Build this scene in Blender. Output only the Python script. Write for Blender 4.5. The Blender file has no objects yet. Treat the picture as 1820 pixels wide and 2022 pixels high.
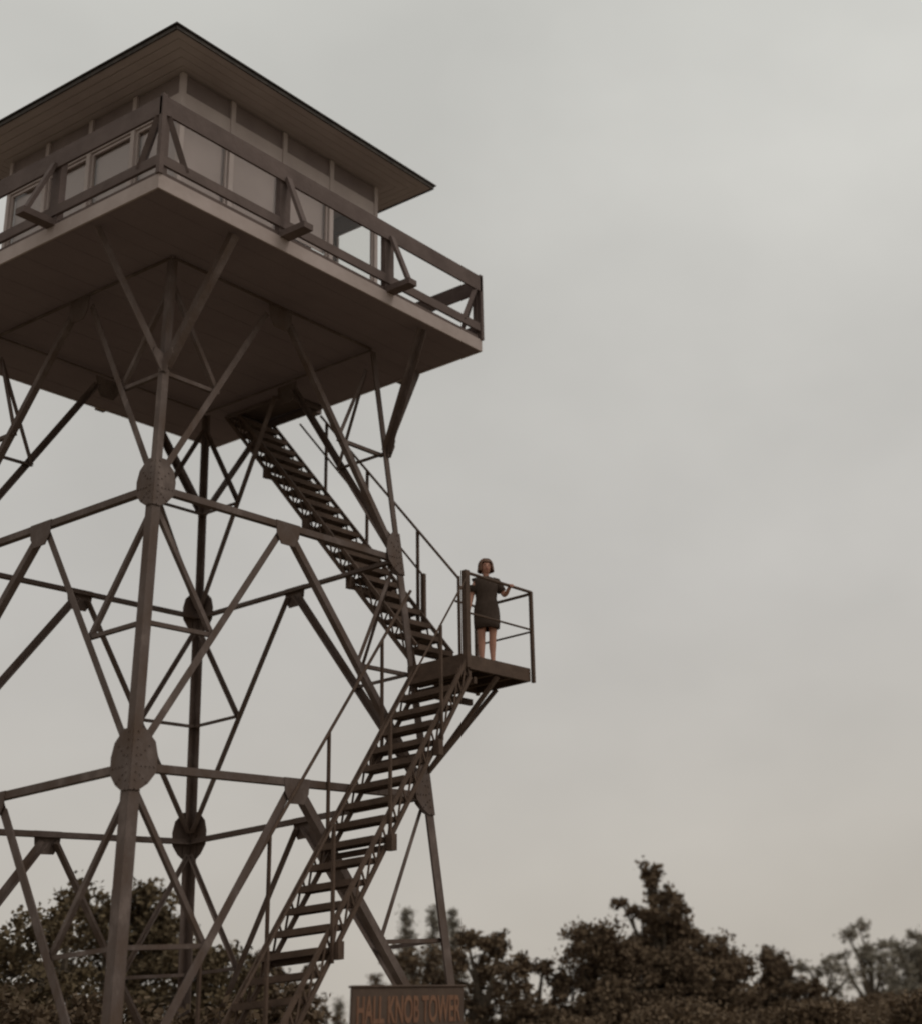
import bpy, bmesh, math, random
import numpy as np
from mathutils import Vector, Matrix
random.seed(7); RNG = np.random.default_rng(11)
R = math.radians
sc = bpy.context.scene
# ------------------------------------------------------------------ camera
# tower units -> metres; the tower footings stand at z = 0
S = 2.15; ZG = -3.50
def V(x, y, z): return Vector((S*x, S*y, S*(z-ZG)))
cam = bpy.data.cameras.new('camera'); co = bpy.data.objects.new('camera', cam); sc.collection.objects.link(co); sc.camera = co
yaw, pit, rol = 0.47106, 0.35468, -0.10077
f = Vector((math.cos(pit)*math.cos(yaw), math.cos(pit)*math.sin(yaw), math.sin(pit)))
r = Vector((math.sin(yaw), -math.cos(yaw), 0)); u = r.cross(f)
r2 = math.cos(rol)*r + math.sin(rol)*u; u2 = -math.sin(rol)*r + math.cos(rol)*u
m = Matrix((r2, u2, -f)).transposed().to_4x4(); m.translation = V(-5.98714, -7.48974, -3.03757)
co.matrix_world = m
cam.sensor_fit = 'HORIZONTAL'; cam.sensor_width = 36; cam.lens = 36*2774.31/1820
cam.shift_x = -620.2/1820; cam.shift_y = -77.8/1820
cam.clip_start = .1; cam.clip_end = 6000
CAM = m.translation.copy()
cam.dof.use_dof = True; cam.dof.focus_distance = 18.5; cam.dof.aperture_fstop = .62
# ------------------------------------------------------------------ world: overcast over a Nishita sky
SUN_AZ, SUN_EL = R(-70), R(48)      # direction the light comes from (atan2 y, x)
w = bpy.data.worlds.new('World'); sc.world = w; w.use_nodes = True
nt = w.node_tree; nt.nodes.clear(); N = nt.nodes.new; L = nt.links.new
out = N('ShaderNodeOutputWorld'); bg = N('ShaderNodeBackground'); bgc = N('ShaderNodeBackground'); mx = N('ShaderNodeMixShader')
sky = N('ShaderNodeTexSky'); sky.sky_type = 'NISHITA'; sky.sun_disc = False; sky.sun_elevation = SUN_EL
sky.sun_rotation = R(90) - SUN_AZ; sky.dust_density = 4
L(sky.outputs[0], bg.inputs[0]); bg.inputs[1].default_value = .08
tc = N('ShaderNodeTexCoord'); mp = N('ShaderNodeMapping'); mp.inputs['Scale'].default_value = (1, 1, 1.6)
n1 = N('ShaderNodeTexNoise'); n1.inputs['Scale'].default_value = 2.4; n1.inputs['Detail'].default_value = 5; n1.inputs['Roughness'].default_value = .5
L(tc.outputs['Generated'], mp.inputs[0]); L(mp.outputs[0], n1.inputs[0])
sep = N('ShaderNodeSeparateXYZ'); L(tc.outputs['Generated'], sep.inputs[0])
rmp = N('ShaderNodeValToRGB'); rmp.color_ramp.elements[0].position = 0; rmp.color_ramp.elements[0].color = (.505, .465, .410, 1)
rmp.color_ramp.elements[1].position = .62; rmp.color_ramp.elements[1].color = (.63, .625, .585, 1)
e = rmp.color_ramp.elements.new(.28); e.color = (.57, .55, .515, 1)
L(sep.outputs['Z'], rmp.inputs[0])
mr = N('ShaderNodeMapRange'); mr.inputs['From Min'].default_value = .3; mr.inputs['From Max'].default_value = .7
mr.inputs['To Min'].default_value = .88; mr.inputs['To Max'].default_value = 1.12; L(n1.outputs[0], mr.inputs[0])
L(rmp.outputs[0], bgc.inputs[0]); L(mr.outputs[0], bgc.inputs[1])
mx.inputs[0].default_value = .94
L(bg.outputs[0], mx.inputs[1]); L(bgc.outputs[0], mx.inputs[2]); L(mx.outputs[0], out.inputs[0])
sl = bpy.data.lights.new('sun', 'SUN'); sl.energy = .7; sl.angle = R(18); sl.color = (1, .95, .88)
so = bpy.data.objects.new('sun', sl); sc.collection.objects.link(so)
sd = Vector((math.cos(SUN_EL)*math.cos(SUN_AZ), math.cos(SUN_EL)*math.sin(SUN_AZ), math.sin(SUN_EL)))
so.rotation_euler = sd.to_track_quat('Z', 'Y').to_euler()
so.location = sd*60
sc.view_settings.view_transform = 'Standard'; sc.view_settings.look = 'None'; sc.view_settings.exposure = 0; sc.view_settings.gamma = 1
sc.cycles.filter_width = 2.2
# ------------------------------------------------------------------ materials
def mat(name, c1, c2, scale=4, rough=.85, bump=.0, c3=None, metal=0, detail=6, stretch=(1, 1, 1), spec=.3, coord='Object'):
    mt = bpy.data.materials.new(name); mt.use_nodes = True; t = mt.node_tree; b = t.nodes['Principled BSDF']
    b.inputs['Roughness'].default_value = rough; b.inputs['Metallic'].default_value = metal; b.inputs['Specular IOR Level'].default_value = spec
    c = t.nodes.new('ShaderNodeTexCoord'); mm = t.nodes.new('ShaderNodeMapping'); mm.inputs['Scale'].default_value = stretch
    n = t.nodes.new('ShaderNodeTexNoise'); n.inputs['Scale'].default_value = scale; n.inputs['Detail'].default_value = detail; n.inputs['Roughness'].default_value = .6
    cr = t.nodes.new('ShaderNodeValToRGB'); cr.color_ramp.elements[0].position = .32; cr.color_ramp.elements[1].position = .68
    cr.color_ramp.elements[0].color = (*c1, 1); cr.color_ramp.elements[1].color = (*c2, 1)
    if c3: e = cr.color_ramp.elements.new(.55); e.color = (*c3, 1)
    t.links.new(c.outputs[coord], mm.inputs[0]); t.links.new(mm.outputs[0], n.inputs[0]); t.links.new(n.outputs[0], cr.inputs[0]); t.links.new(cr.outputs[0], b.inputs[0])
    if bump:
        bp = t.nodes.new('ShaderNodeBump'); bp.inputs['Strength'].default_value = bump; bp.inputs['Distance'].default_value = .02
        n2 = t.nodes.new('ShaderNodeTexNoise'); n2.inputs['Scale'].default_value = scale*6; t.links.new(mm.outputs[0], n2.inputs[0])
        t.links.new(n2.outputs[0], bp.inputs['Height']); t.links.new(bp.outputs[0], b.inputs['Normal'])
    return mt
STEEL = mat('weathered_steel', (.088, .056, .040), (.165, .125, .108), 2.2, .75, .4, c3=(.112, .082, .070), stretch=(1.6, 1.6, .8))
STAIR = mat('stair_steel', (.066, .041, .028), (.108, .069, .049), 4.0, .8, .3)
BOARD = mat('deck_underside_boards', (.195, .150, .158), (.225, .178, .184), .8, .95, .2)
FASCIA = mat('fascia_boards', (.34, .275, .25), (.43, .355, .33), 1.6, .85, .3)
RAIL = mat('railing_timber', (.098, .070, .062), (.140, .103, .092), 2.5, .85, .3)
TRIM = mat('cabin_trim_paint', (.38, .315, .29), (.46, .39, .36), 2, .7, .2)
WALL = mat('cabin_wall_boards', (.20, .15, .125), (.27, .21, .18), 2, .85, .2)
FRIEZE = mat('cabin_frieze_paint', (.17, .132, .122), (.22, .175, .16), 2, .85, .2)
SOFFIT = mat('eave_soffit_boards', (.40, .34, .32), (.48, .415, .39), 1.2, .9, .3)
ROOFM = mat('roof_shingles', (.05, .045, .042), (.10, .085, .075), 6, .95, .6)
INNER = mat('interior_ceiling_paint', (.62, .52, .46), (.70, .60, .53), 1, .9)
BARK = mat('tree_bark', (.07, .055, .04), (.14, .11, .08), 8, .95, .6)
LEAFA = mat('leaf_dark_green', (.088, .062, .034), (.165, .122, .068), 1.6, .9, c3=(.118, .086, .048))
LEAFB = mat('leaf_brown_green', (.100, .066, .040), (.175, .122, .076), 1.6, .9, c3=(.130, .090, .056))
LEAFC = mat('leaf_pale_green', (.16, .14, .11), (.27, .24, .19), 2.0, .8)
GROUND = mat('dry_grass_ground', (.13, .105, .07), (.26, .215, .16), .35, .95, .6, c3=(.19, .155, .11), coord='Object')
CONC = mat('concrete_pier', (.30, .28, .25), (.42, .40, .36), 3, .95, .3)
SIGNB = mat('sign_board_paint', (.070, .045, .032), (.095, .062, .045), 5, .7, .2)
SIGNL = mat('sign_letter_paint', (.165, .082, .050), (.21, .108, .064), 6, .7)
SKIN = mat('skin', (.42, .21, .15), (.48, .25, .18), 6, .55, 0)
HAIR = mat('brown_hair', (.12, .062, .038), (.19, .10, .062), 40, .6, .4)
DRESS = mat('dark_dress_cloth', (.046, .030, .022), (.062, .042, .032), 20, .9, .3)
SHOE = mat('shoe_leather', (.03, .02, .016), (.05, .035, .028), 10, .6)
EYEM = mat('eye_dark', (.02, .015, .012), (.03, .02, .018), 10, .3)
LIPM = mat('lips', (.28, .09, .08), (.32, .11, .10), 10, .5)
BLIND = mat('roller_blind_cloth', (.36, .295, .275), (.42, .345, .325), 1.0, .95)
GLASS = bpy.data.materials.new('window_glass'); GLASS.use_nodes = True
t = GLASS.node_tree; t.nodes.clear(); o_ = t.nodes.new('ShaderNodeOutputMaterial'); tr = t.nodes.new('ShaderNodeBsdfTransparent'); gl = t.nodes.new('ShaderNodeBsdfGlossy')
gl.inputs['Roughness'].default_value = .03; fr = t.nodes.new('ShaderNodeFresnel'); fr.inputs[0].default_value = 1.45; ms = t.nodes.new('ShaderNodeMixShader')
tr.inputs[0].default_value = (.985, .985, .98, 1)
gm = t.nodes.new('ShaderNodeNewGeometry'); inv = t.nodes.new('ShaderNodeMath'); inv.operation = 'SUBTRACT'; inv.inputs[0].default_value = 1; t.links.new(gm.outputs['Backfacing'], inv.inputs[1])
mu = t.nodes.new('ShaderNodeMath'); mu.operation = 'MULTIPLY'; t.links.new(inv.outputs[0], mu.inputs[0]); t.links.new(fr.outputs[0], mu.inputs[1]); t.links.new(mu.outputs[0], ms.inputs[0]); t.links.new(tr.outputs[0], ms.inputs[1]); t.links.new(gl.outputs[0], ms.inputs[2]); t.links.new(ms.outputs[0], o_.inputs[0])
# ------------------------------------------------------------------ object helpers
def thing(name, label, cat, loc=(0, 0, 0), group=None):
    o = bpy.data.objects.new(name, None); sc.collection.objects.link(o); o.location = loc
    o.empty_display_size = .3; o['label'] = label; o['category'] = cat
    if group: o['group'] = group
    return o
def link(name, me, mt, parent=None):
    o = bpy.data.objects.new(name, me); sc.collection.objects.link(o)
    if mt and not me.materials: me.materials.append(mt)
    if parent:
        o.parent = parent
        p = parent; off = Vector()
        while p: off += p.location; p = p.parent
        o.location = -off if not o.parent.parent else Vector()
        if o.parent.parent: o.location = Vector()
    return o
def mesh(name, vs, fs, mt, parent=None, smooth=False):
    me = bpy.data.meshes.new(name); me.from_pydata([tuple(v) for v in vs], [], fs); me.update()
    if smooth: me.polygons.foreach_set('use_smooth', [True]*len(me.polygons))
    return link(name, me, mt, parent)
class MB:
    def __init__(s): s.v = []; s.f = []
    def add(s, vs, fs):
        k = len(s.v); s.v += [Vector(v) for v in vs]; s.f += [tuple(i+k for i in q) for q in fs]; return s
    def prism(s, prof, a, b, side, up):
        """sweep a closed 2-D profile (side, up coordinates) from a to b"""
        n = len(prof)
        vs = [p + side*q[0] + up*q[1] for p in (a, b) for q in prof]
        fs = [(i, (i+1) % n, (i+1) % n+n, i+n) for i in range(n)] + [tuple(range(n-1, -1, -1)), tuple(range(n, 2*n))]
        return s.add(vs, fs)
    def bar(s, a, b, w, h, upref=None):
        a, b = Vector(a), Vector(b); d = (b-a).normalized(); ref = Vector(upref) if upref is not None else Vector((0, 0, 1))
        if abs(d.dot(ref)) > .98: ref = Vector((1, 0, 0))
        sd_ = d.cross(ref).normalized(); up = sd_.cross(d).normalized()
        return s.prism([(-w/2, -h/2), (w/2, -h/2), (w/2, h/2), (-w/2, h/2)], a, b, sd_, up)
    def angle(s, a, b, w, th, n1, n2):
        """angle iron: flanges run along n1 and n2 from the a-b line"""
        a, b = Vector(a), Vector(b); d = (b-a).normalized()
        n1 = (Vector(n1) - d*d.dot(Vector(n1))).normalized(); n2 = Vector(n2); n2 = n2 - d*d.dot(n2) - n1*n1.dot(n2); n2.normalize()
        return s.prism([(0, 0), (w, 0), (w, th), (th, th), (th, w), (0, w)], a, b, n1, n2)
    def tube(s, pts, rad, n=8):
        pts = [Vector(p) for p in pts]; rad = rad if isinstance(rad, (list, tuple)) else [rad]*len(pts)
        vs = []; k = len(pts)
        for i, p in enumerate(pts):
            d = (pts[min(i+1, k-1)] - pts[max(i-1, 0)]).normalized()
            ref = Vector((0, 0, 1)) if abs(d.z) < .9 else Vector((1, 0, 0))
            a = d.cross(ref).normalized(); b = d.cross(a)
            vs += [p + (a*math.cos(2*math.pi*j/n) + b*math.sin(2*math.pi*j/n))*rad[i] for j in range(n)]
        fs = [(i*n+j, i*n+(j+1) % n, (i+1)*n+(j+1) % n, (i+1)*n+j) for i in range(k-1) for j in range(n)]
        fs += [tuple(range(n-1, -1, -1)), tuple(range((k-1)*n, k*n))]
        return s.add(vs, fs)
    def box(s, x0, x1, y0, y1, z0, z1):
        vs = [(x, y, z) for z in (z0, z1) for y in (y0, y1) for x in (x0, x1)]
        return s.add(vs, [(0, 2, 3, 1), (4, 5, 7, 6), (0, 1, 5, 4), (2, 6, 7, 3), (0, 4, 6, 2), (1, 3, 7, 5)])
    def build(s, name, mt, parent=None, smooth=False): return mesh(name, s.v, s.f, mt, parent, smooth)
def ubox(mb, x0, x1, y0, y1, z0, z1):
    a, b = V(x0, y0, z0), V(x1, y1, z1); return mb.box(min(a.x, b.x), max(a.x, b.x), min(a.y, b.y), max(a.y, b.y), min(a.z, b.z), max(a.z, b.z))
# ------------------------------------------------------------------ ground and terrain
def gz(x, y):
    """ground height: flat knob top under the tower, falling away all round"""
    d = math.hypot(x-2, y-2)
    z = -.0016*max(0, d-6)**1.6
    dc = math.hypot(x-CAM.x, y-CAM.y)
    z -= .18*math.exp(-(dc/7)**2)
    z += .12*math.sin(x*.31+1)*math.cos(y*.27) * min(1, d/12)
    if d > 60: z -= (d-60)*.10
    return max(z, -60 + 4*math.sin(x*.004)*math.cos(y*.005))
rings = [0, 2, 4, 6, 8, 10, 13, 16, 20, 24, 29, 35, 42, 50, 60, 75, 95, 120, 160, 220, 320, 480, 750, 1200, 2000, 3500]
vs = [(2, 2, gz(2, 2))]; NA = 72
for rr in rings[1:]:
    for k in range(NA):
        a = 2*math.pi*k/NA; x, y = 2+rr*math.cos(a), 2+rr*math.sin(a); vs.append((x, y, gz(x, y)))
fs = [(0, 1+k, 1+(k+1) % NA) for k in range(NA)]
for i in range(len(rings)-2):
    for k in range(NA):
        a = 1+i*NA+k; b = 1+i*NA+(k+1) % NA; fs.append((a, a+NA, b+NA, b))
g = mesh('ground', vs, fs, GROUND, smooth=True); g['kind'] = 'structure'
# ------------------------------------------------------------------ steel tower
A, B, C, D = (-1, -1), (1, -1), (1, 1), (-1, 1)
NAMES = {A: 'A', B: 'B', C: 'C', D: 'D'}
def h(z): return 1 - .0804*z
def leg(c, z): return V(c[0]*h(z), c[1]*h(z), z)
ZT, Z1, Z2, Z3 = 1.57, 0.0, -1.613, -3.42
tower = thing('lookout_tower', 'tall brown riveted steel lattice tower with four tapering legs and round gusset plates', 'tower')
for c in (A, B, C, D):
    mb = MB()
    for za, zb_, w_ in ((Z3, Z2, .140), (Z2, Z1, .118), (Z1, ZT, .092)): mb.angle(leg(c, za), leg(c, zb_), w_, .016, (-c[0], 0, 0), (0, -c[1], 0))
    o = mb.build('leg', STEEL, tower)
    pier = MB(); q = leg(c, Z3)
    pier.prism([(-.34, -.34), (.34, -.34), (.34, .34), (-.34, .34)], Vector((q.x, q.y, -.4)), Vector((q.x, q.y, q.z-.03)), Vector((1, 0, 0)), Vector((0, 1, 0))); pier.build('concrete_pier', CONC, tower)
    bp = MB(); bp.box(q.x-.18, q.x+.18, q.y-.18, q.y+.18, q.z-.028, q.z); bp.build('base_plate', STEEL, tower)
FACES = [(A, B), (B, C), (C, D), (D, A)]
def inset(P_, n, d): return P_ - n*d
for fi, (c, d) in enumerate(FACES):
    n = Vector((c[0]+d[0], c[1]+d[1], 0)).normalized()          # outward normal
    ax = Vector((d[0]-c[0], d[1]-c[1], 0)).normalized()
    def m_(z): return (leg(c, z)+leg(d, z))/2
    def bar2(name, a, b, wd, dep=.0, th=.010):
        mb = MB(); a = a - n*(.02+dep); b = b - n*(.02+dep)
        dirn = (b-a).normalized(); sidev = n.cross(dirn)
        if sidev.z < 0: sidev = -sidev
        a2, b2 = a - sidev*wd/2, b - sidev*wd/2
        mb.angle(a2, b2, wd, th, sidev, -n); return mb.build(name, STEEL, tower)
    # horizontals
    for z, wd in ((ZT+.022, .030), (Z1, .086), (Z2, .092)):
        bar2('horizontal_strut', leg(c, z)+ax*.05, leg(d, z)-ax*.05, wd, .0)
    # chevrons with their redundants
    for (zt, zb, wd) in ((ZT-.02, Z1, .082), (Z1, Z2, .090), (Z2, Z3, .105)):
        mp_ = m_(zt)
        for (lc, sg) in ((c, -1), (d, 1)):
            top = mp_ + ax*sg*(.22 if zt > 1 else .10) + Vector((0, 0, -.10)); bot = leg(lc, zb) - ax*sg*.10 + Vector((0, 0, .14))
            bar2('diagonal_brace', top, bot, wd, .028)
            zm = (zt+zb)/2; M = (mp_+leg(lc, zb))/2; Lm = leg(lc, zm)
            bar2('redundant_strut', Lm - ax*sg*.03, M, .052, .052, .008)
            bar2('redundant_hanger', leg(lc, zt if zt < 1 else ZT-.05) - ax*sg*.12 + Vector((0, 0, -.20)), M, .058, .064, .008)
        # hexagonal gusset hanging under the middle of the strut
        mb = MB(); c0 = mp_ - n*.014
        mb.prism([(-.21, .05), (-.19, -.14), (-.11, -.27), (.11, -.27), (.19, -.14), (.21, .05)], c0, c0-n*.012, ax, Vector((0, 0, 1)))
        mb.build('middle_gusset_plate', STEEL, tower)
    for z in (Z1, Z2):
        for lc, sg in ((c, 1), (d, -1)):
            sc_ = 1.0 if z == Z1 else 1.1
            up = (leg(lc, z+.5)-leg(lc, z-.5)).normalized()
            prof = [(-.01, .40), (.13, .40), (.26, .27), (.30, .12), (.29, -.06), (.20, -.18), (.10, -.25), (-.01, -.25)]
            c0 = leg(lc, z) + n*.006; mb = MB()
            mb.prism([(q[0]*sc_, q[1]*sc_) for q in prof], c0, c0+n*.012, ax*sg, up); pl = mb.build('leg_gusset_plate', STEEL, tower)
            rv = MB()
            for (dx, dz) in [(.05, .36-.085*i) for i in range(8)]+[(.11+.05*i, .0) for i in range(4)]+[(.10+.045*i, .12+.05*i) for i in range(3)]+[(.10+.04*i, -.09-.035*i) for i in range(3)]:
                q = c0 + n*.012 + ax*sg*dx*sc_ + up*dz*sc_; rv.prism([(.011*math.cos(k_*1.047), .011*math.sin(k_*1.047)) for k_ in range(6)], q, q+n*.010, ax, up)
            rv.build('rivets', STEEL, pl)['kind'] = 'stuff'
# outriggers from the legs to the platform edge beams
for c in (A, B, C, D):
    Lp = leg(c, .80)
    for e in ((c[0]*1.36, c[1]*.84, 1.585), (c[0]*.84, c[1]*1.36, 1.585)):
        E_ = V(*e); mb = MB(); dd = (E_-Lp).normalized(); n = Vector((0, c[1], 0)) if abs(e[0]) > abs(e[1]) else Vector((c[0], 0, 0))
        sidev = n.cross(dd); mb.angle(Lp-sidev*.03, E_-sidev*.03, .105, .010, sidev, -n); mb.build('outrigger_brace', STEEL, tower)
        mb = MB(); c0 = Lp + n*.02; hx = (E_-Lp); hx.z = 0; hx.normalize()
        mb.prism([(-.04, -.10), (.04, -.10), (.16, .12), (.14, .22), (-.04, .10)], c0, c0+n*.01, hx, Vector((0, 0, 1))); mb.build('bracket_plate', STEEL, tower)
# ------------------------------------------------------------------ platform with deck, fascia and railings
plat = thing('platform', 'wide square timber platform with boarded underside and railing round its edge', 'platform', V(0, 0, 1.61))
P = 1.408
# hatch opening for the stair
HX0, HX1, HY0, HY1 = 1.04, 1.36, .20, .80
nb = 18; bw = 2*P/nb
for i in range(nb):
    y0 = -P + i*bw; y1 = y0+bw; yc = (y0+y1)/2
    segs = [(-P, P)] if not (HY0-.02 < yc < HY1+.02) else [(-P, HX0), (HX1, P)]
    for (x0, x1) in segs:
        mb = MB(); dz = random.uniform(-.0008, .0008)
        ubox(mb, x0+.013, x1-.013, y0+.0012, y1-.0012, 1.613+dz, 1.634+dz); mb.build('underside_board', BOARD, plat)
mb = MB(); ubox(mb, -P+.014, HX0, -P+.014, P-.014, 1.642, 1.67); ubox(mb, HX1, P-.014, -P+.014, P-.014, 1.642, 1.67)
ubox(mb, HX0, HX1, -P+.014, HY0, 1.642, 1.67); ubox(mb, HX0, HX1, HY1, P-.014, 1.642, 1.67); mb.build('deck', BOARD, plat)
mb = MB(); ubox(mb, HX0+.01, HX1-.01, HY0+.01, HY1-.01, 1.650, 1.664); mb.build('trapdoor', RAIL, plat)
mb = MB()
for (x0, x1, y0, y1) in ((HX0-.02, HX1+.02, HY0-.02, HY0), (HX0-.02, HX1+.02, HY1, HY1+.02), (HX0-.02, HX0, HY0, HY1), (HX1, HX1+.02, HY0, HY1)):
    ubox(mb, x0, x1, y0, y1, 1.585, 1.65)
mb.build('hatch_frame', RAIL, plat)
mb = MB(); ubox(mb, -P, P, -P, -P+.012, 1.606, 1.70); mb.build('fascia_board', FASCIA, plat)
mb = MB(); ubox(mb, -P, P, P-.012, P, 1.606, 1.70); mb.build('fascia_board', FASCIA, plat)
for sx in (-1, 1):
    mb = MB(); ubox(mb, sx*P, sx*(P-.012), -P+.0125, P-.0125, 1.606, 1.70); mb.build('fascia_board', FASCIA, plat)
def rot_pt(k, x, y):       # quarter turns
    for _ in range(k): x, y = -y, x
    return x, y
def qbox(mb, k, x0, x1, y0, y1, z0, z1):
    a = rot_pt(k, x0, y0); b = rot_pt(k, x1, y1); return ubox(mb, a[0], b[0], a[1], b[1], z0, z1)
def qV(k, x, y, z): x, y = rot_pt(k, x, y); return V(x, y, z)
for k in range(4):
    # top board, bottom rail and a thin toe board (each side stops short of the next one)
    mb = MB(); qbox(mb, k, -P+.018, P+.0, -P-.012, -P+.004, 2.10, 2.225); mb.build('top_rail', RAIL, plat)
    mb = MB(); qbox(mb, k, -P+.022, P-.022, -P-.006, -P+.014, 1.765, 1.83); mb.build('bottom_rail', RAIL, plat)
    mb = MB(); qbox(mb, k, -P+.022, P-.022, -P+.016, -P+.026, 1.706, 1.735); mb.build('toe_board', RAIL, plat)
    for x in (-.475, .455):
        mb = MB(); qbox(mb, k, x-.042, x+.042, -P+.0045, -P+.045, 1.70, 2.215); mb.build('railing_post', RAIL, plat)
        mb = MB(); mb.bar(qV(k, x, -P+.20, 1.715), qV(k, x, -P-.205, 1.715), .16, .09); mb.build('outrigger_beam', RAIL, plat)
        mb = MB(); mb.bar(qV(k, x, -P-.014, 2.13), qV(k, x, -P-.175, 1.72), .085, .05); mb.build('post_brace', RAIL, plat)
    mb = MB(); qbox(mb, k, -P-.012, -P+.0175, -P-.012, -P+.0175, 1.70, 2.24); mb.build('corner_post', RAIL, plat)
    mb = MB(); qbox(mb, k, -P+.019, -P+.055, -P+.005, -P+.03, 1.70, 2.10); mb.build('corner_post_face', RAIL, plat)
    for sg in (-1, 1):
        mb = MB(); mb.bar(qV(k, sg*(P-.05), -P+.012, 2.11), qV(k, sg*(P-.19), -P+.012, 1.80), .07, .10, upref=(1, 1, 0)); mb.build('corner_brace', RAIL, plat)
# ------------------------------------------------------------------ cabin
cabin = thing('lookout_cabin', 'square glazed observation cabin under a low overhanging hip roof on the platform', 'cabin', V(0, 0, 1.67))
CB = .87; ZS, ZW, ZH, ZC = 2.08, 2.68, 2.80, 2.945
xs = [-CB, -.47, -.02, .42, CB]
for k in range(4):
    mb = MB(); qbox(mb, k, -CB+.02, CB-.02, -CB+.006, -CB+.03, 1.671, ZS-.02)
    mb.build('wall_panel', WALL, cabin)
    nb_ = 7
    for i in range(nb_):                                           # lapped siding boards below the glass
        z0 = 1.68 + i*(ZS-.03-1.68)/nb_; z1 = 1.68+(i+1)*(ZS-.03-1.68)/nb_
        mb = MB(); a, b = qV(k, -CB+.021, -CB, z0), qV(k, CB-.021, -CB, z0)
        nn = Vector((*rot_pt(k, 0, -1), 0)); up = Vector((0, 0, 1))
        mb.prism([(0, 0), (.022, 0), (.008, S*(z1-z0)+.012), (0, S*(z1-z0)+.012)], a, b, nn, up); mb.build('siding_board', WALL, cabin)
    mb = MB(); qbox(mb, k, -CB+.021, CB-.021, -CB-.022, -CB+.03, ZS-.02, ZS); mb.build('window_sill', TRIM, cabin)
    mb = MB(); qbox(mb, k, -CB+.021, CB-.021, -CB-.008, -CB+.03, ZW, ZH); mb.build('header_board', TRIM, cabin)
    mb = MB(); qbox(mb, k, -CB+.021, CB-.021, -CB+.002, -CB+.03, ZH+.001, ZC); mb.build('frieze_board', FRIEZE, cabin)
    mb = MB(); qbox(mb, k, -CB-.012, -CB+.02, -CB-.012, -CB+.02, 1.671, ZC); mb.build('corner_post', TRIM, cabin)
    for x in xs[1:4]:
        mb = MB(); qbox(mb, k, x-.018, x+.018, -CB-.014, -CB+.026, ZS+.001, ZC); mb.build('mullion', TRIM, cabin)
    for i in range(4):
        x0 = xs[i]+(.020 if i == 0 else .019); x1 = xs[i+1]-(.020 if i == 3 else .019)
        mb = MB(); fw = .014
        qbox(mb, k, x0, x0+fw, -CB+.004, -CB+.020, ZS+.002, ZW-.002); qbox(mb, k, x1-fw, x1, -CB+.004, -CB+.020, ZS+.002, ZW-.002)
        qbox(mb, k, x0+fw, x1-fw, -CB+.004, -CB+.020, ZS+.002, ZS+.02); qbox(mb, k, x0+fw, x1-fw, -CB+.004, -CB+.020, ZW-.02, ZW-.002)
        wf = mb.build('window_frame', TRIM, cabin)
        mb = MB(); qbox(mb, k, x0+fw, x1-fw, -CB+.010, -CB+.0125, ZS+.02, ZW-.02); mb.build('pane', GLASS, wf)
        if (k == 0 and i < 3) or k == 3:
            drop = [ZS+.03, ZS+.025, ZS+.10][i] if k == 0 else ZS+.03
            mb = MB(); qbox(mb, k, x0+.002, x1-.002, -CB+.034, -CB+.036, drop, ZW); mb.build('window_blind', BLIND, cabin)
mb = MB(); ubox(mb, -CB+.035, CB-.035, -CB+.035, CB-.035, 2.80, 2.812); mb.build('ceiling', INNER, cabin)
# map table in the middle of the room
mb = MB(); ubox(mb, -.12, .12, -.12, .12, 1.672, 2.05); ubox(mb, -.16, .16, -.16, .16, 2.052, 2.07)
ft = mb.build('map_table', WALL, None); ft.location = (0, 0, 0); ft['label'] = 'low square wooden map table standing inside the cabin on the deck'; ft['category'] = 'table'
# roof
EV = 1.172; ZE = 2.975
for k in range(4):
    a = [qV(k, -EV+.01, -EV+.01, ZE), qV(k, EV-.01, -EV+.01, ZE), qV(k, CB-.02, -CB+.02, ZC+.012), qV(k, -CB+.02, -CB+.02, ZC+.012)]
    nbd = 5
    for i in range(nbd):
        t0, t1 = i/nbd+.006, (i+1)/nbd-.006
        q = [a[0].lerp(a[3], t0), a[1].lerp(a[2], t0), a[1].lerp(a[2], t1), a[0].lerp(a[3], t1)]
        ww = [v+Vector((0, 0, .02)) for v in q]
        mesh('soffit_board', q+ww, [(3, 2, 1, 0), (4, 5, 6, 7), (0, 1, 5, 4), (1, 2, 6, 5), (2, 3, 7, 6), (3, 0, 4, 7)], SOFFIT, cabin)
    mb = MB(); qbox(mb, k, -EV, EV-.0125, -EV-.002, -EV+.010, ZE-.006, ZE+.022); mb.build('eave_fascia', ROOFM, cabin)
    # shingle courses
    ap = V(0, 0, ZE+.62)
    e0, e1 = qV(k, -EV-.014, -EV-.014, ZE+.022), qV(k, EV+.014, -EV-.014, ZE+.022)
    vs = []; fs = []; nc = 16
    for i in range(nc):
        t0, t1 = i/nc, (i+1)/nc
        lift = Vector((0, 0, .022))
        vs += [e0.lerp(ap, t0)+lift, e1.lerp(ap, t0)+lift, e1.lerp(ap, t1)+Vector((0, 0, .006)), e0.lerp(ap, t1)+Vector((0, 0, .006)), e0.lerp(ap, t0), e1.lerp(ap, t0)]
        j = i*6; fs += [(j, j+1, j+2, j+3), (j+4, j+5, j+1, j)]
    j = len(vs); vs += [e0, e1, ap-Vector((0, 0, .02))]; fs += [(j+2, j+1, j)]
    mesh('roof_slope', vs, fs, ROOFM, cabin)
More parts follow.
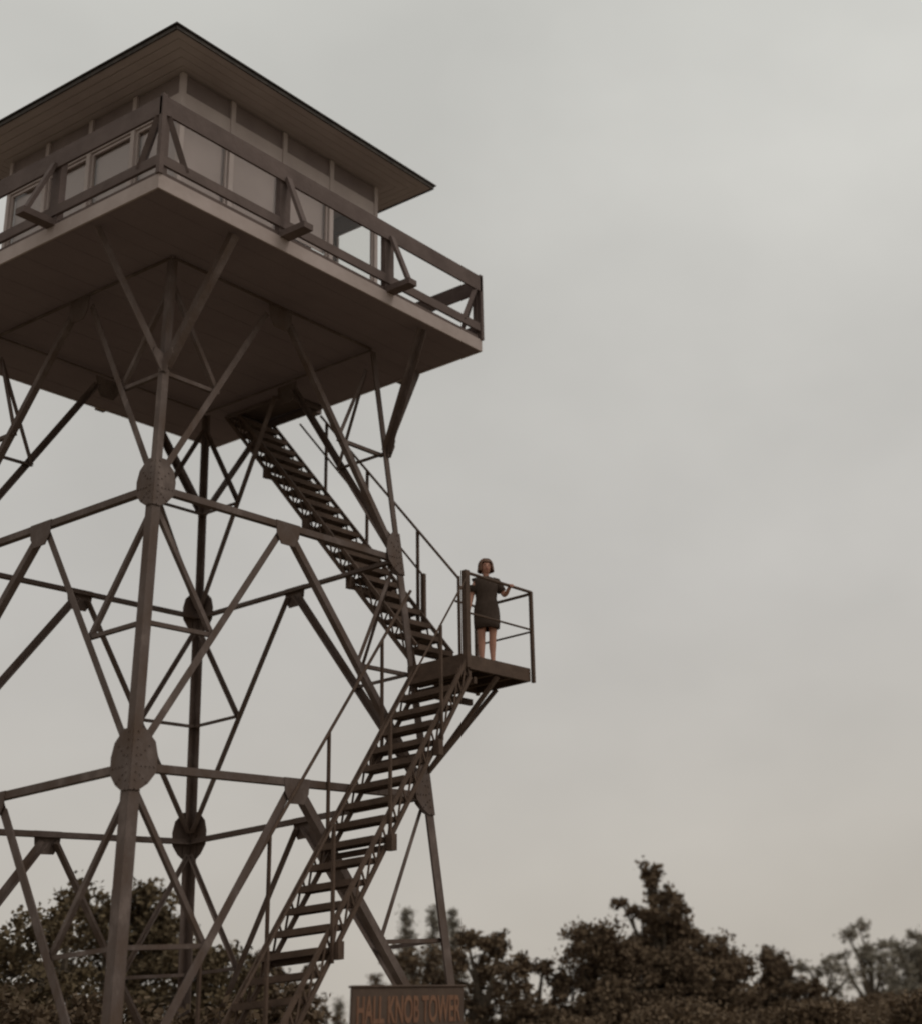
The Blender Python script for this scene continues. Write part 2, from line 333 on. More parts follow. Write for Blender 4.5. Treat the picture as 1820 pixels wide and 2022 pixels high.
# ------------------------------------------------------------------ stairs
def flight(root, P0, dirv, side, width, rise, run, n, depth, zoff):
    """P0: top-chord start of the first stringer (world), dirv: horizontal unit run, side: unit across, rise/run per tread (signed rise)"""
    step = dirv*run + Vector((0, 0, rise)); slope = step.normalized(); nrm = side.cross(slope); nrm = nrm if nrm.z > 0 else -nrm
    for s_ in (0, width):
        mb = MB(); a = P0 + side*s_; b = a + step*n; dn = Vector((0, 0, -depth))
        mb.bar(a, b, .035, .055); mb.bar(a+dn, b+dn, .035, .055)
        for i in range(n):
            p0 = a+step*i; p1 = a+step*(i+.5); p2 = a+step*(i+1)
            mb.bar(p0+dn, p1, .012, .028); mb.bar(p1, p2+dn, .012, .028)
        mb.build('stringer', STAIR, root)
    for i in range(n):
        mb = MB(); c0 = P0 + step*(i+.5) + Vector((0, 0, -depth*.45)); d2 = dirv
        for j in range(6):
            o_ = d2*((j-2.5)*.050); hgt = .075 if j in (0, 5) else .03
            mb.bar(c0+o_+side*.02, c0+o_+side*(width-.02), .030 if j in (0, 5) else .034, hgt)
        for s_ in (.03, width*.5, width-.03):
            mb.bar(c0+side*s_-d2*.10-Vector((0, 0, .02)), c0+side*s_+d2*.10-Vector((0, 0, .02)), .014, .03)
        mb.build('tread', STAIR, root)
    return step
# upper flight: along the +x face, climbing towards +y
up_ = thing('upper_staircase', 'steep steel staircase climbing from the landing to the hatch under the platform', 'staircase', V(1.24, -1.02, -.78))
slope_u = 1.2277; depth_u = .155*S
runu = .0975*S; riseu = runu*slope_u; nu = 20
x1u, x2u = 1.05, 1.41
yb = -1.08; ztop = -.73 + (yb+1.05)*slope_u + .155
P0u = V(x1u, yb, ztop)
flight(up_, P0u, Vector((0, 1, 0)), Vector((1, 0, 0)), (x2u-x1u)*S, riseu, runu, nu, depth_u, 0)
def ru(y, hgt): return ztop + (y-yb)*slope_u + hgt
mb = MB(); mb.tube([V(1.43, -1.13, -.075), V(1.43, .235, 1.565)], .022); mb.build('handrail', STAIR, up_)
mb = MB(); mb.tube([V(1.43, -.806, .017), V(1.43, .46, 1.56)], .018); mb.build('handrail', STAIR, up_)
mb = MB(); mb.bar(V(1.43, -.806, ru(-.806, -.10)), V(1.43, -.806, .03), .07, .05); mb.build('rail_post', STAIR, up_)
for y in (-.755, -.26, .17):
    zt_ = -.075 + (y+1.13)*(1.64/1.365)
    mb = MB(); mb.bar(V(1.43, y, ru(y, -.16)), V(1.43, y, min(zt_, 1.56)), .045, .03); mb.build('rail_post', STAIR, up_)
mb = MB(); mb.tube([V(1.43, -1.13, -.77), V(1.43, -1.13, -.06)], .024); mb.build('rail_post', STAIR, up_)
for y in (-.50, -.06, .36):
    mb = MB(); mb.bar(V(1.02, y, ru(y, -.155-.02)), V(1.44, y, ru(y, -.155-.02)), .06, .07)
    for xx in (1.025, 1.435): mb.bar(V(xx-.022, y, ru(y, -.15)), V(xx+.022, y, ru(y, -.15)), .09, .18)
    mb.build('cross_beam', STAIR, up_)
# landing
LX0, LX1, LY0, LY1, LZ = .945, 1.63, -1.575, -1.10, -.78
land = thing('landing', 'small railed steel landing jutting from the tower leg between the two stair flights', 'landing', V(1.3, -1.3, LZ))
mb = MB(); ubox(mb, LX0, LX1, LY0, LY0+.02, LZ-.092, LZ); mb.build('edge_channel', STAIR, land)
mb = MB(); ubox(mb, LX0, LX1, LY1-.02, LY1, LZ-.092, LZ); mb.build('edge_channel', STAIR, land)
mb = MB(); ubox(mb, LX1-.02, LX1, LY0+.021, LY1-.021, LZ-.092, LZ); mb.build('edge_channel', STAIR, land)
mb = MB(); ubox(mb, LX0, LX0+.02, LY0+.021, LY1-.021, LZ-.092, LZ); mb.build('edge_channel', STAIR, land)
for i in range(3):
    mb = MB(); x = LX0+.18*(i+1); ubox(mb, x-.012, x+.012, LY0+.021, LY1-.021, LZ-.08, LZ-.025); mb.build('joist', STAIR, land)
for i in range(12):
    mb = MB(); y0 = LY0+.022+i*(LY1-LY0-.044)/12; ubox(mb, LX0+.021, LX1-.021, y0+.002, y0+(LY1-LY0-.044)/12-.002, LZ-.022, LZ-.004); mb.build('deck_plank', STAIR, land)
RH = .545
def vpost(x, y, z0, z1, wd, root=land, name='rail_post', mt=STAIR):
    mb = MB(); ubox(mb, x-wd/2, x+wd/2, y-wd/2, y+wd/2, z0, z1); return mb.build(name, mt, root)
vpost(LX0+.005, LY0-.022, LZ-.10, LZ+RH+.01, .040)
vpost(LX1+.014, LY0-.014, LZ-.100, LZ+RH+.0, .022)
vpost(LX1+.014, LY1, LZ-.10, LZ+RH, .022)
for hh, rr in ((RH, .024), (RH*.50, .016)):
    mb = MB(); mb.tube([V(LX0, LY0-.02, LZ+hh), V(LX1+.02, LY0-.014, LZ+hh)], rr); mb.build('rail', STAIR, land)
    mb = MB(); mb.tube([V(LX1+.014, LY0-.02, LZ+hh-.012), V(LX1+.014, LY1, LZ+hh-.012)], rr); mb.build('rail', STAIR, land)
mb = MB(); mb.tube([V(LX1+.014, LY1, LZ+RH), V(1.43, LY1, LZ+RH)], .02); mb.build('rail', STAIR, land)
legB = lambda z: leg(B, z)
for e in ((1.62, -1.28), (1.30, -1.56)):
    mb = MB(); mb.bar(V(e[0], e[1], LZ-.10), legB(-1.46), .085, .05); mb.build('bracket_strut', STAIR, land)
mb = MB(); mb.bar(leg(B, LZ-.15)+Vector((0, 0, 0)), V(LX1-.02, -1.07, LZ-.15), .06, .09); mb.build('support_beam', STAIR, land)
mb = MB(); mb.bar(leg(B, LZ-.155)+Vector((0, -.05, 0)), V(1.08, LY0+.02, LZ-.155), .06, .09); mb.build('support_beam', STAIR, land)
# lower flight: along the -y face, descending towards -x
lo = thing('lower_staircase', 'steel staircase with open treads and handrails descending from the landing to the ground', 'staircase', V(-.9, -1.34, -3.45))
slope_l = 1.4545; rl = .0825*S; yf, yn = -1.15, -1.60; nl = 22
P0l = V(LX0+.03, yf, -.78)
flight(lo, P0l, Vector((-1, 0, 0)), Vector((0, -1, 0)), (yf-yn)*S, -rl*slope_l, rl, nl, .155*S, 0)
def zl(x, hh=0): return -.78-(LX0+.03-x)*slope_l+hh
for y, rr in ((yf+.02, .022), (yn-.02, .014)):
    xe = -.80
    mb = MB(); mb.tube([V(LX0, y, zl(LX0, .56)), V(xe, y, zl(xe, .56))], rr); mb.build('handrail', STAIR, lo)
    for x in (.68, .235, -.20, -.64):
        mb = MB(); mb.bar(V(x, y, zl(x, -.17)), V(x, y, zl(x, .56)), .04, .03); mb.build('rail_post', STAIR, lo)
for x in (.63, .23, -.17, -.57):
    mb = MB(); mb.bar(V(x, yf+.05, zl(x, -.175)), V(x, yn-.04, zl(x, -.175)), .06, .07)
    for yy in (yf+.035, yn-.035): mb.bar(V(x, yy+.022, zl(x, -.15)), V(x, yy-.022, zl(x, -.15)), .09, .20)
    mb.build('cross_beam', STAIR, lo)
mb = MB(); mb.box(V(-.9, 0, 0).x-.5, V(-.9, 0, 0).x+.35, V(0, yn, 0).y-.15, V(0, yf, 0).y+.15, -.15, .06); mb.build('footing', CONC, lo)
# ------------------------------------------------------------------ person on the landing
def skin_mesh(name, nodes, edges, mt, parent, sub=2, root=0):
    me = bpy.data.meshes.new(name); me.from_pydata([n_[0] for n_ in nodes], edges, []); ob = bpy.data.objects.new(name, me); sc.collection.objects.link(ob)
    md = ob.modifiers.new('s', 'SKIN'); md.use_smooth_shade = True
    for i, n_ in enumerate(nodes):
        sv = me.skin_vertices[0].data[i]; rr = n_[1]; sv.radius = rr if isinstance(rr, tuple) else (rr, rr); sv.use_root = (i == root)
    sb = ob.modifiers.new('b', 'SUBSURF'); sb.levels = sub; sb.render_levels = sub
    dg = bpy.context.evaluated_depsgraph_get(); ev = ob.evaluated_get(dg); me2 = bpy.data.meshes.new_from_object(ev)
    bpy.data.objects.remove(ob); me2.materials.clear(); me2.materials.append(mt)
    o = bpy.data.objects.new(name, me2); sc.collection.objects.link(o); o.parent = parent; return o
# local frame: x = her left (image right), y = backwards, z = up; 1.60 m tall
fig = thing('person', 'person with bobbed hair in a short dark dress, one hand on the landing rail', 'person', V(1.365, -1.425, LZ) + Vector((0, 0, .0)))
fig.rotation_euler = (0, 0, R(-38))
HT = 1.0
def jn(chain, nodes, edges, start=None):
    prev = start
    for p_, rr in chain:
        nodes.append((p_, rr)); i = len(nodes)-1
        if prev is not None: edges.append((prev, i))
        prev = i
    return prev
nodes = []; edges = []
pel = jn([((0, 0, .86), (.150, .105))], nodes, edges)
ch = jn([((0, .005, .97), (.128, .092)), ((0, .01, 1.08), (.130, .095)), ((0, .012, 1.20), (.150, .100)), ((0, .012, 1.29), (.120, .075)), ((0, .005, 1.345), (.050, .048)), ((0, -.005, 1.40), (.045, .048)),
         ((0, -.012, 1.47), (.062, .078)), ((0, -.012, 1.535), (.066, .082)), ((0, -.004, 1.58), (.045, .055))], nodes, edges, pel)
chest = 4
for sx in (-1, 1):
    if sx == 1:
        hand_end = jn([((.145, .012, 1.275), .056), ((.222, .012, 1.185), .045), ((.272, .0, 1.085), .040), ((.290, -.075, 1.105), .036), ((.305, -.165, 1.150), (.026, .028)), ((.312, -.200, 1.172), (.036, .020))], nodes, edges, chest)
        hl = len(nodes)-1
    else:
        jn([((-.145, .012, 1.275), .056), ((-.200, .010, 1.15), .045), ((-.232, .005, 1.01), .040), ((-.262, -.02, .89), .035), ((-.285, -.045, .78), (.026, .028)), ((-.290, -.055, .73), (.024, .038))], nodes, edges, chest)
        hr = len(nodes)-1
for sx in (-1, 1):
    jn([((sx*.088, 0, .80), .094), ((sx*.088, -.005, .64), .080), ((sx*.082, -.01, .50), .060), ((sx*.080, 0, .44), .055), ((sx*.080, .018, .33), .058), ((sx*.080, .012, .20), .042), ((sx*.080, .008, .09), .034),
        ((sx*.082, -.02, .045), (.034, .030)), ((sx*.088, -.11, .028), (.036, .022)), ((sx*.090, -.15, .022), (.028, .016))], nodes, edges, pel)
body = skin_mesh('body', nodes, edges, SKIN, fig, 2, 0)
def fingers(base, fwd, across, thumb, curl, names='finger'):
    lens = [.066, .074, .070, .056]
    for i in range(4):
        b = Vector(base) + Vector(across)*((i-1.5)*.017) - Vector(fwd)*.02
        fv = Vector(fwd); p = [b, b+fv*.035, b+fv*.035+(fv*.8+Vector(curl)*.6).normalized()*lens[i]*.5, b+fv*.035+(fv*.8+Vector(curl)*.6).normalized()*lens[i]*.5+(fv*.3+Vector(curl)).normalized()*lens[i]*.45]
        skin_mesh('finger', [(tuple(q), .0085-.0008*j) for j, q in enumerate(p)], [(0, 1), (1, 2), (2, 3)], SKIN, fig, 1)
    tb = Vector(base) - Vector(fwd)*.035 - Vector(across)*.02
    tv = Vector(thumb).normalized(); p = [tb, tb+tv*.035, tb+(tv+Vector(fwd)*.5).normalized()*.062]
    skin_mesh('thumb', [(tuple(q), .0095) for q in p], [(0, 1), (1, 2)], SKIN, fig, 1)
fingers((.318, -.225, 1.190), Vector((.15, -.90, -.15)).normalized(), Vector((.95, .15, 0)).normalized(), (-.8, -.5, -.2), (0, -.1, -1))
fingers((-.292, -.060, .70), Vector((-.05, -.15, -1)).normalized(), Vector((.25, .95, 0)).normalized(), (.2, -.8, -.5), (.5, 0, -.3))
# head details
def ell(name, c, rad, mt, seg=16, ring=10, zmin=None, keep=None):
    bm = bmesh.new(); bmesh.ops.create_uvsphere(bm, u_segments=seg, v_segments=ring, radius=1)
    for v in bm.verts: v.co = Vector((v.co.x*rad[0]+c[0], v.co.y*rad[1]+c[1], v.co.z*rad[2]+c[2]))
    if keep:
        bmesh.ops.delete(bm, geom=[v for v in bm.verts if not keep(v.co)], context='VERTS')
    me = bpy.data.meshes.new(name); bm.to_mesh(me); bm.free(); me.materials.append(mt); me.polygons.foreach_set('use_smooth', [True]*len(me.polygons))
    o = bpy.data.objects.new(name, me); sc.collection.objects.link(o); o.parent = fig; return o
hd = ell('head', (0, -.012, 1.505), (.073, .093, .112), SKIN, 24, 16)
for sx in (-1, 1):
    ell('eye', (sx*.028, -.097, 1.515), (.012, .008, .006), EYEM, 10, 6)
    ell('eyebrow', (sx*.029, -.100, 1.533), (.016, .005, .0035), HAIR, 8, 5)
    ell('ear', (sx*.076, .0, 1.505), (.008, .018, .028), SKIN, 8, 6)
ell('nose', (0, -.108, 1.495), (.011, .016, .018), SKIN, 10, 8)
ell('mouth', (0, -.100, 1.462), (.022, .008, .0065), LIPM, 10, 6)
# bobbed hair: a thick cap flaring at jaw height, open over the face
def bob():
    vs = []; fs = []; nu_, nv = 40, 14
    for j in range(nv+1):
        t_ = j/nv
        for i in range(nu_+1):
            a = R(-90 - 0) + R(48) + (2*math.pi - 2*R(48))*i/nu_      # gap of 96 degrees towards the face
            if t_ < .5:
                ph = (t_/.5)*math.pi/2; rr = math.sin(ph); zz = math.cos(ph)
                fringe = 1
                x = math.cos(a)*rr*.092; y = math.sin(a)*rr*.108; z = zz*.105
            else:
                q = (t_-.5)/.5; fl = 1+.13*q**1.2; x = math.cos(a)*.092*fl; y = math.sin(a)*.108*(1+.06*q); z = -q*.085
            wv = 1+.02*math.sin(i*2.3+j*.5)
            vs.append((x*wv, y*wv-.004, 1.53+z+.004*math.sin(i*1.7)*(t_ > .9)))
    for j in range(nv):
        for i in range(nu_): k0 = j*(nu_+1)+i; fs.append((k0, k0+1, k0+nu_+2, k0+nu_+1))
    me = bpy.data.meshes.new('hair'); me.from_pydata(vs, [], fs); me.materials.append(HAIR); me.polygons.foreach_set('use_smooth', [True]*len(fs))
    o = bpy.data.objects.new('hair', me); sc.collection.objects.link(o); o.parent = fig
    md = o.modifiers.new('t', 'SOLIDIFY'); md.thickness = .022; md.offset = -1
bob()
ell('fringe', (0, -.020, 1.560), (.083, .098, .072), HAIR, 24, 14, keep=lambda c: c.z > 1.562)
# dress: lofted rings with folds, from shoulders to mid thigh
def dress():
    prof = [(1.355, .060, .058, -.004), (1.335, .118, .080, .0), (1.305, .160, .100, .006), (1.27, .180, .112, .010), (1.20, .175, .122, .008), (1.12, .156, .116, .006), (1.03, .146, .108, .004), (.95, .160, .120, .002), (.86, .180, .135, 0), (.76, .186, .140, -.002), (.66, .184, .140, -.002), (.575, .178, .138, -.002), (.568, .160, .120, -.002)]
    n = 48; vs = []; fs = []
    for j, (z, rx, ry, oy) in enumerate(prof):
        for i in range(n):
            a = 2*math.pi*i/n; fold = 1+.018*math.sin(a*7+z*3)*max(0, (1.0-z)/.45) if z < 1.0 else 1
            vs.append((math.cos(a)*rx*fold, math.sin(a)*ry*fold+oy, z+.006*math.sin(3*a)*(z < .6)))
    for j in range(len(prof)-1):
        for i in range(n): fs.append((j*n+i, j*n+(i+1) % n, (j+1)*n+(i+1) % n, (j+1)*n+i))
    me = bpy.data.meshes.new('dress'); me.from_pydata(vs, [], fs); me.materials.append(DRESS); me.polygons.foreach_set('use_smooth', [True]*len(fs))
    o = bpy.data.objects.new('dress', me); sc.collection.objects.link(o); o.parent = fig; md = o.modifiers.new('t', 'SOLIDIFY'); md.thickness = .008
dress()
def sleeve(pts, rad):
    mb = MB(); mb.tube(pts, rad, 18); me = bpy.data.meshes.new('sleeve'); me.from_pydata([tuple(v) for v in mb.v], [], mb.f); me.materials.append(DRESS); me.polygons.foreach_set('use_smooth', [True]*len(me.polygons))
    o = bpy.data.objects.new('sleeve', me); sc.collection.objects.link(o); o.parent = fig
sleeve([(.09, .012, 1.31), (.15, .012, 1.285), (.195, .011, 1.22), (.238, .009, 1.145)], [.062, .078, .070, .066])
sleeve([(-.09, .012, 1.31), (-.15, .012, 1.285), (-.182, .010, 1.21), (-.208, .008, 1.12)], [.062, .078, .070, .066])
for sx in (-1, 1):
    ell('shoe', (sx*.087, -.07, .025), (.048, .125, .030), SHOE, 14, 8)
# ------------------------------------------------------------------ sign
def at(bearing, dist):
    return CAM.x + dist*math.cos(R(bearing)), CAM.y + dist*math.sin(R(bearing))
sL, sR = at(44.85, 15.5), at(40.85, 16.6)
zt = CAM.z + 15.5*math.tan(R(1.73)); zt2 = CAM.z + 16.6*math.tan(R(1.40))
a = Vector((*sL, 0)); b = Vector((*sR, 0)); wid = (b-a).length
sign = thing('tower_sign', 'brown wooden sign board with orange capital letters on two posts below the tower', 'sign', ((a.x+b.x)/2, (a.y+b.y)/2, 0))
ang = math.atan2(b.y-a.y, b.x-a.x); sign.rotation_euler = (0, math.atan2(zt-zt2, wid), ang)
ztm = (zt+zt2)/2
def sbox(name, x0, x1, y0, y1, z0, z1, mt, par=sign):
    mb = MB(); mb.box(x0, x1, y0, y1, z0, z1); me = bpy.data.meshes.new(name); me.from_pydata([tuple(v) for v in mb.v], [], mb.f); me.materials.append(mt)
    o = bpy.data.objects.new(name, me); sc.collection.objects.link(o); o.parent = par
    md = o.modifiers.new('b', 'BEVEL'); md.width = .006; md.segments = 2; return o
brd = sbox('sign_board', -wid/2, wid/2, -.02, .02, ztm-.42, ztm, SIGNB)
sbox('cap_strip', -wid/2-.015, wid/2+.015, -.035, .035, ztm+.001, ztm+.022, SIGNB)
for sx in (-1, 1): sbox('sign_post', sx*wid*.36-.04, sx*wid*.36+.04, .021, .10, -.7, ztm-.03, SIGNB)
cu = bpy.data.curves.new('lettering', 'FONT'); cu.body = 'HALL KNOB TOWER'; cu.size = .2; cu.extrude = .004; cu.align_x = 'CENTER'; cu.offset = .004
to = bpy.data.objects.new('tmp', cu); sc.collection.objects.link(to); dg = bpy.context.evaluated_depsgraph_get(); me = bpy.data.meshes.new_from_object(to.evaluated_get(dg)); bpy.data.objects.remove(to)
me.name = 'lettering'; me.materials.clear(); me.materials.append(SIGNL)
xsx = [v.co.x for v in me.vertices]; ysx = [v.co.y for v in me.vertices]; wx = max(xsx)-min(xsx); hy = max(ysx)-min(ysx); cx = (max(xsx)+min(xsx))/2
for v in me.vertices: v.co = Vector(((v.co.x-cx)/wx*wid*.93, -.0245-v.co.z, (v.co.y-min(ysx))/hy*.27+ztm-.35))
lt = bpy.data.objects.new('lettering', me); sc.collection.objects.link(lt); lt.parent = brd
# ------------------------------------------------------------------ trees
def leaves_mesh(cents, size, up_bias=.2, elong=1.6):
    """each leaf a small bent quad pair; cents (n,3)"""
    n = len(cents); d = RNG.normal(size=(n, 3)); d[:, 2] += up_bias; d /= np.linalg.norm(d, axis=1)[:, None]
    e_ = RNG.normal(size=(n, 3)); e_ -= (e_*d).sum(1)[:, None]*d; e_ /= np.linalg.norm(e_, axis=1)[:, None]
    s_ = (size*RNG.uniform(.6, 1.35, n))[:, None]
    v = np.stack([cents-d*s_*elong*.5, cents+e_*s_*.5, cents+d*s_*elong*.5, cents-e_*s_*.5], 1).reshape(-1, 3)
    return v
def make_np_mesh(name, v, mt, parent):
    n = len(v)//4; me = bpy.data.meshes.new(name); me.vertices.add(4*n); me.vertices.foreach_set('co', v.astype(np.float32).ravel())
    me.loops.add(4*n); me.loops.foreach_set('vertex_index', np.arange(4*n, dtype=np.int32)); me.polygons.add(n)
    me.polygons.foreach_set('loop_start', np.arange(0, 4*n, 4, dtype=np.int32)); me.polygons.foreach_set('loop_total', np.full(n, 4, dtype=np.int32)); me.update(); me.materials.append(mt)
    o = bpy.data.objects.new(name, me); sc.collection.objects.link(o); o.parent = parent; return o
def tree(name, label, bear, dist, blobs, mt=LEAFA, leaf=.078, dens=1.9, clump=.34, group=None, trunk_r=.14, lean=0, cat='tree'):
    """blobs: (bearing, elevation deg, half width m, half height m, leaf density); placed round the trunk at this distance"""
    x0, y0 = at(bear, dist); z0 = gz(x0, y0)-.1
    root = thing(name, label, cat, (x0, y0, z0), group); base = Vector((x0, y0, z0))
    tb = MB(); allc = []
    cs = []
    for (be, el, rx, rz, dn) in blobs:
        dd = dist + RNG.uniform(-.8, .8)*rx; x, y = at(be, dd); z = CAM.z + dd*math.tan(R(el)); cs.append((Vector((x, y, z)), rx, rz, dn))
    topc = max(cs, key=lambda q: q[0].z); lowz = min(q[0].z for q in cs)
    tt = topc[0]+Vector((0, 0, topc[2]*.3)); kn = [base+Vector((0, 0, 0))]
    fork = Vector((x0+.1, y0, max(z0+.5, z0+(lowz-z0)*.55)))
    pts = [Vector((0, 0, 0)), (fork-base)]; tb.tube([pts[0], (pts[0]+pts[1])/2+Vector((.05, .03, 0)), pts[1]], [trunk_r*1.3, trunk_r*1.05, trunk_r*.9], 9)
    for (c_, rx, rz, dn) in cs:
        e0 = fork-base; e1 = c_-base; mid = e0.lerp(e1, .5)+Vector((RNG.uniform(-.25, .25), RNG.uniform(-.25, .25), .12))
        tb.tube([e0, mid, e1], [trunk_r*.75, trunk_r*.5, trunk_r*.18], 7)
        # clumps inside the blob, each on its own twig
        nc = max(5, int(26*rx*rz*dn/ (clump/.34)**2)); 
        for i in range(nc):
            dv = RNG.normal(size=3); dv /= np.linalg.norm(dv); rr = RNG.uniform(.25, 1.0)**.6*RNG.uniform(.85, 1.08)
            p_ = np.array(e1) + dv*np.array([rx, rx, rz])*rr
            if i % 2 == 0:
                pm = e1.lerp(Vector(p_), .5)+Vector((RNG.uniform(-.08, .08), RNG.uniform(-.08, .08), .03)); tb.tube([e1, pm, Vector(p_)], [trunk_r*.16, trunk_r*.11, trunk_r*.04], 5)
            k_ = int(RNG.uniform(22, 60)*dens); cr_ = clump*RNG.uniform(.45, 1.1)
            allc.append(p_ + RNG.normal(size=(k_, 3))*np.array([cr_, cr_, cr_*.7])*.5)
    me = bpy.data.meshes.new('trunk'); me.from_pydata([tuple(v) for v in tb.v], [], tb.f); me.materials.append(BARK); o = bpy.data.objects.new('trunk', me); sc.collection.objects.link(o); o.parent = root
    make_np_mesh('crown', leaves_mesh(np.concatenate(allc), leaf), mt, root)
    return root
def conifer(name, label, bear, dist, topel, height, rad, mt=LEAFB, group=None, dens=1.0, leaf=.045):
    x0, y0 = at(bear, dist); zt_ = CAM.z + dist*math.tan(R(topel)); z0 = gz(x0, y0)-.1; H_ = zt_-z0
    root = thing(name, label, 'tree', (x0, y0, z0), group); tb = MB()
    tb.tube([(0, 0, 0), (.03, 0, H_*.5), (0, .02, H_*.99)], [.11, .07, .012], 7); cents = []
    zlow = max(.15*H_, H_-height); nw = int((H_-zlow)/.16)
    for i in range(nw):
        z = zlow+(H_-zlow)*(i/nw); t_ = 1-(i/nw); L_ = rad*(t_**.75)*RNG.uniform(.65, 1.15)+.04
        for j in range(6):
            a = RNG.uniform(0, 2*math.pi); zj = z+RNG.uniform(-.12, .12); L2 = L_*RNG.uniform(.55, 1.25); e1 = Vector((math.cos(a)*L2, math.sin(a)*L2, zj-.25*L2+RNG.uniform(-.04, .14))); tb.tube([(0, 0, zj), e1], [.016, .005], 4)
            k_ = int((18+60*L_)*dens); tt_ = RNG.uniform(.15, 1.05, k_)[:, None]
            cents.append(np.array([0, 0, zj])*(1-tt_) + np.array(e1)*tt_ + RNG.normal(size=(k_, 3))*np.array([.08, .08, .06]))
    me = bpy.data.meshes.new('trunk'); me.from_pydata([tuple(v) for v in tb.v], [], tb.f); me.materials.append(BARK); o = bpy.data.objects.new('trunk', me); sc.collection.objects.link(o); o.parent = root
    make_np_mesh('crown', leaves_mesh(np.concatenate(cents), leaf, elong=2.4), mt, root); return root
GL, GM, GR = 'leafy trees left behind the tower', 'trees on the skyline behind the sign', 'trees on the skyline right of the tower'
# left group (bearing ~47..57)
tree('oak_tree', 'dark leafy tree at the far left with a ragged tuft rising above its crown', 54.9, 31, [(56.6, 4.1, 1.1, .6, 1.0), (54.7, 4.9, .7, .55, .8), (54.2, 5.5, .32, .3, .9), (55.6, 3.2, 1.3, .7, 1.1), (56.6, 2.0, 1.2, .8, 1.2), (54.4, 2.2, 1.1, .8, 1.0), (55.4, .6, 1.7, .9, 1.0)], LEAFA, group=GL)
tree('oak_tree', 'rounded dark tree whose dome stands behind the nearest tower leg', 52.4, 34, [(52.5, 5.0, .95, .55, 1.5), (51.7, 4.6, .8, .6, 1.4), (53.2, 4.5, .8, .6, 1.2), (52.4, 3.5, 1.5, .8, 1.5), (53.4, 2.6, 1.1, .7, 1.0), (51.3, 2.6, 1.2, .8, 1.2), (52.0, 1.0, 1.9, .9, 1.3)], LEAFA, group=GL)
tree('oak_tree', 'lower dark tree between the near leg and the slanting braces', 49.9, 33, [(50.3, 3.1, .9, .5, 1.3), (49.6, 2.9, .9, .5, 1.2), (49.0, 2.4, .9, .5, .9), (50.4, 2.0, 1.3, .6, 1.2), (49.0, 1.2, 1.2, .6, .9)], LEAFA, group=GL)
tree('oak_tree', 'thin dark tree seen through the foot of the lower stairs', 47.6, 36, [(48.4, 2.3, .7, .5, .7), (47.4, 2.1, .8, .5, .9), (46.6, 1.9, .7, .5, .9), (47.8, 1.1, 1.4, .6, 1.1), (46.4, .9, .8, .5, 1.0)], LEAFB, group=GL)
tree('broad_bush', 'dark brown bush at ground level under the left trees', 54.2, 26, [(56.3, 1.4, 1.2, .7, 1.5), (54.6, 1.0, 1.2, .6, 1.5), (53.0, .9, 1.1, .6, 1.4), (51.6, .3, 1.1, .5, 1.3)], LEAFB, group='bushes at the foot of the trees', trunk_r=.07, cat='bush')
tree('broad_bush', 'low dark bush behind the foot of the stairs', 48.0, 24, [(49.6, .3, .9, .45, 1.4), (48.0, .5, .9, .5, 1.4), (46.8, .6, .6, .5, 1.4), (50.6, .2, .9, .4, 1.2)], LEAFB, group='bushes at the foot of the trees', trunk_r=.07, cat='bush')
# centre
GC = 'small pointed conifers on the skyline'
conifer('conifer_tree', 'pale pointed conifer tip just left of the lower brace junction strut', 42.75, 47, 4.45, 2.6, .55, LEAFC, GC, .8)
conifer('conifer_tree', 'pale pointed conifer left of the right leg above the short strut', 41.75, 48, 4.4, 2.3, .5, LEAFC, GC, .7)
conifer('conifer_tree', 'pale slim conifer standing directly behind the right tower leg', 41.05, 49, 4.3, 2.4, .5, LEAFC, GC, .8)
conifer('conifer_tree', 'small dark conifer spike rising over the sign board', 43.85, 46, 2.15, 2.2, .5, LEAFB, GC)
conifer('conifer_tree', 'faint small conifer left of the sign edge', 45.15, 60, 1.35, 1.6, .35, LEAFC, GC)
tree('scrub_tree', 'open scrub tree with sky gaps to the left of the right tower leg', 42.2, 38, [(42.7, 2.6, .5, .3, .4), (42.0, 2.3, .4, .4, .6), (41.5, 1.7, .6, .4, .7), (42.6, 1.1, .9, .45, .9), (41.6, .7, .9, .5, 1.1)], LEAFB, group=GM)
tree('scrub_tree', 'twiggy scrub tree close to the right of the right tower leg', 40.3, 37, [(40.6, 2.3, .45, .28, .6), (39.9, 1.9, .45, .28, .6), (40.3, 1.2, .9, .4, .8), (40.6, .4, 1.0, .4, 1.0), (40.5, 2.95, .06, .3, .2), (39.85, 2.8, .06, .3, .2), (39.35, 2.75, .06, .3, .2)], LEAFB, group=GM, clump=.26)
tree('scrub_tree', 'low scrub tree with two upright leafy shoots', 38.8, 36, [(39.2, 1.7, .6, .3, .8), (38.5, 2.1, .18, .4, .8), (38.7, 1.1, .5, .3, .7), (39.0, .3, .8, .4, 1.0), (38.0, .2, .6, .3, .9)], LEAFB, group=GM, clump=.26)
tree('scrub_tree', 'small arching scrub tree just left of the big dark thicket', 37.6, 38, [(37.75, 1.8, .2, .2, .9), (37.3, 1.3, .3, .16, .7), (36.9, .8, .3, .2, .8), (37.5, .1, .8, .3, .9), (36.7, .0, .6, .3, 1.0)], LEAFB, group=GM, clump=.26)
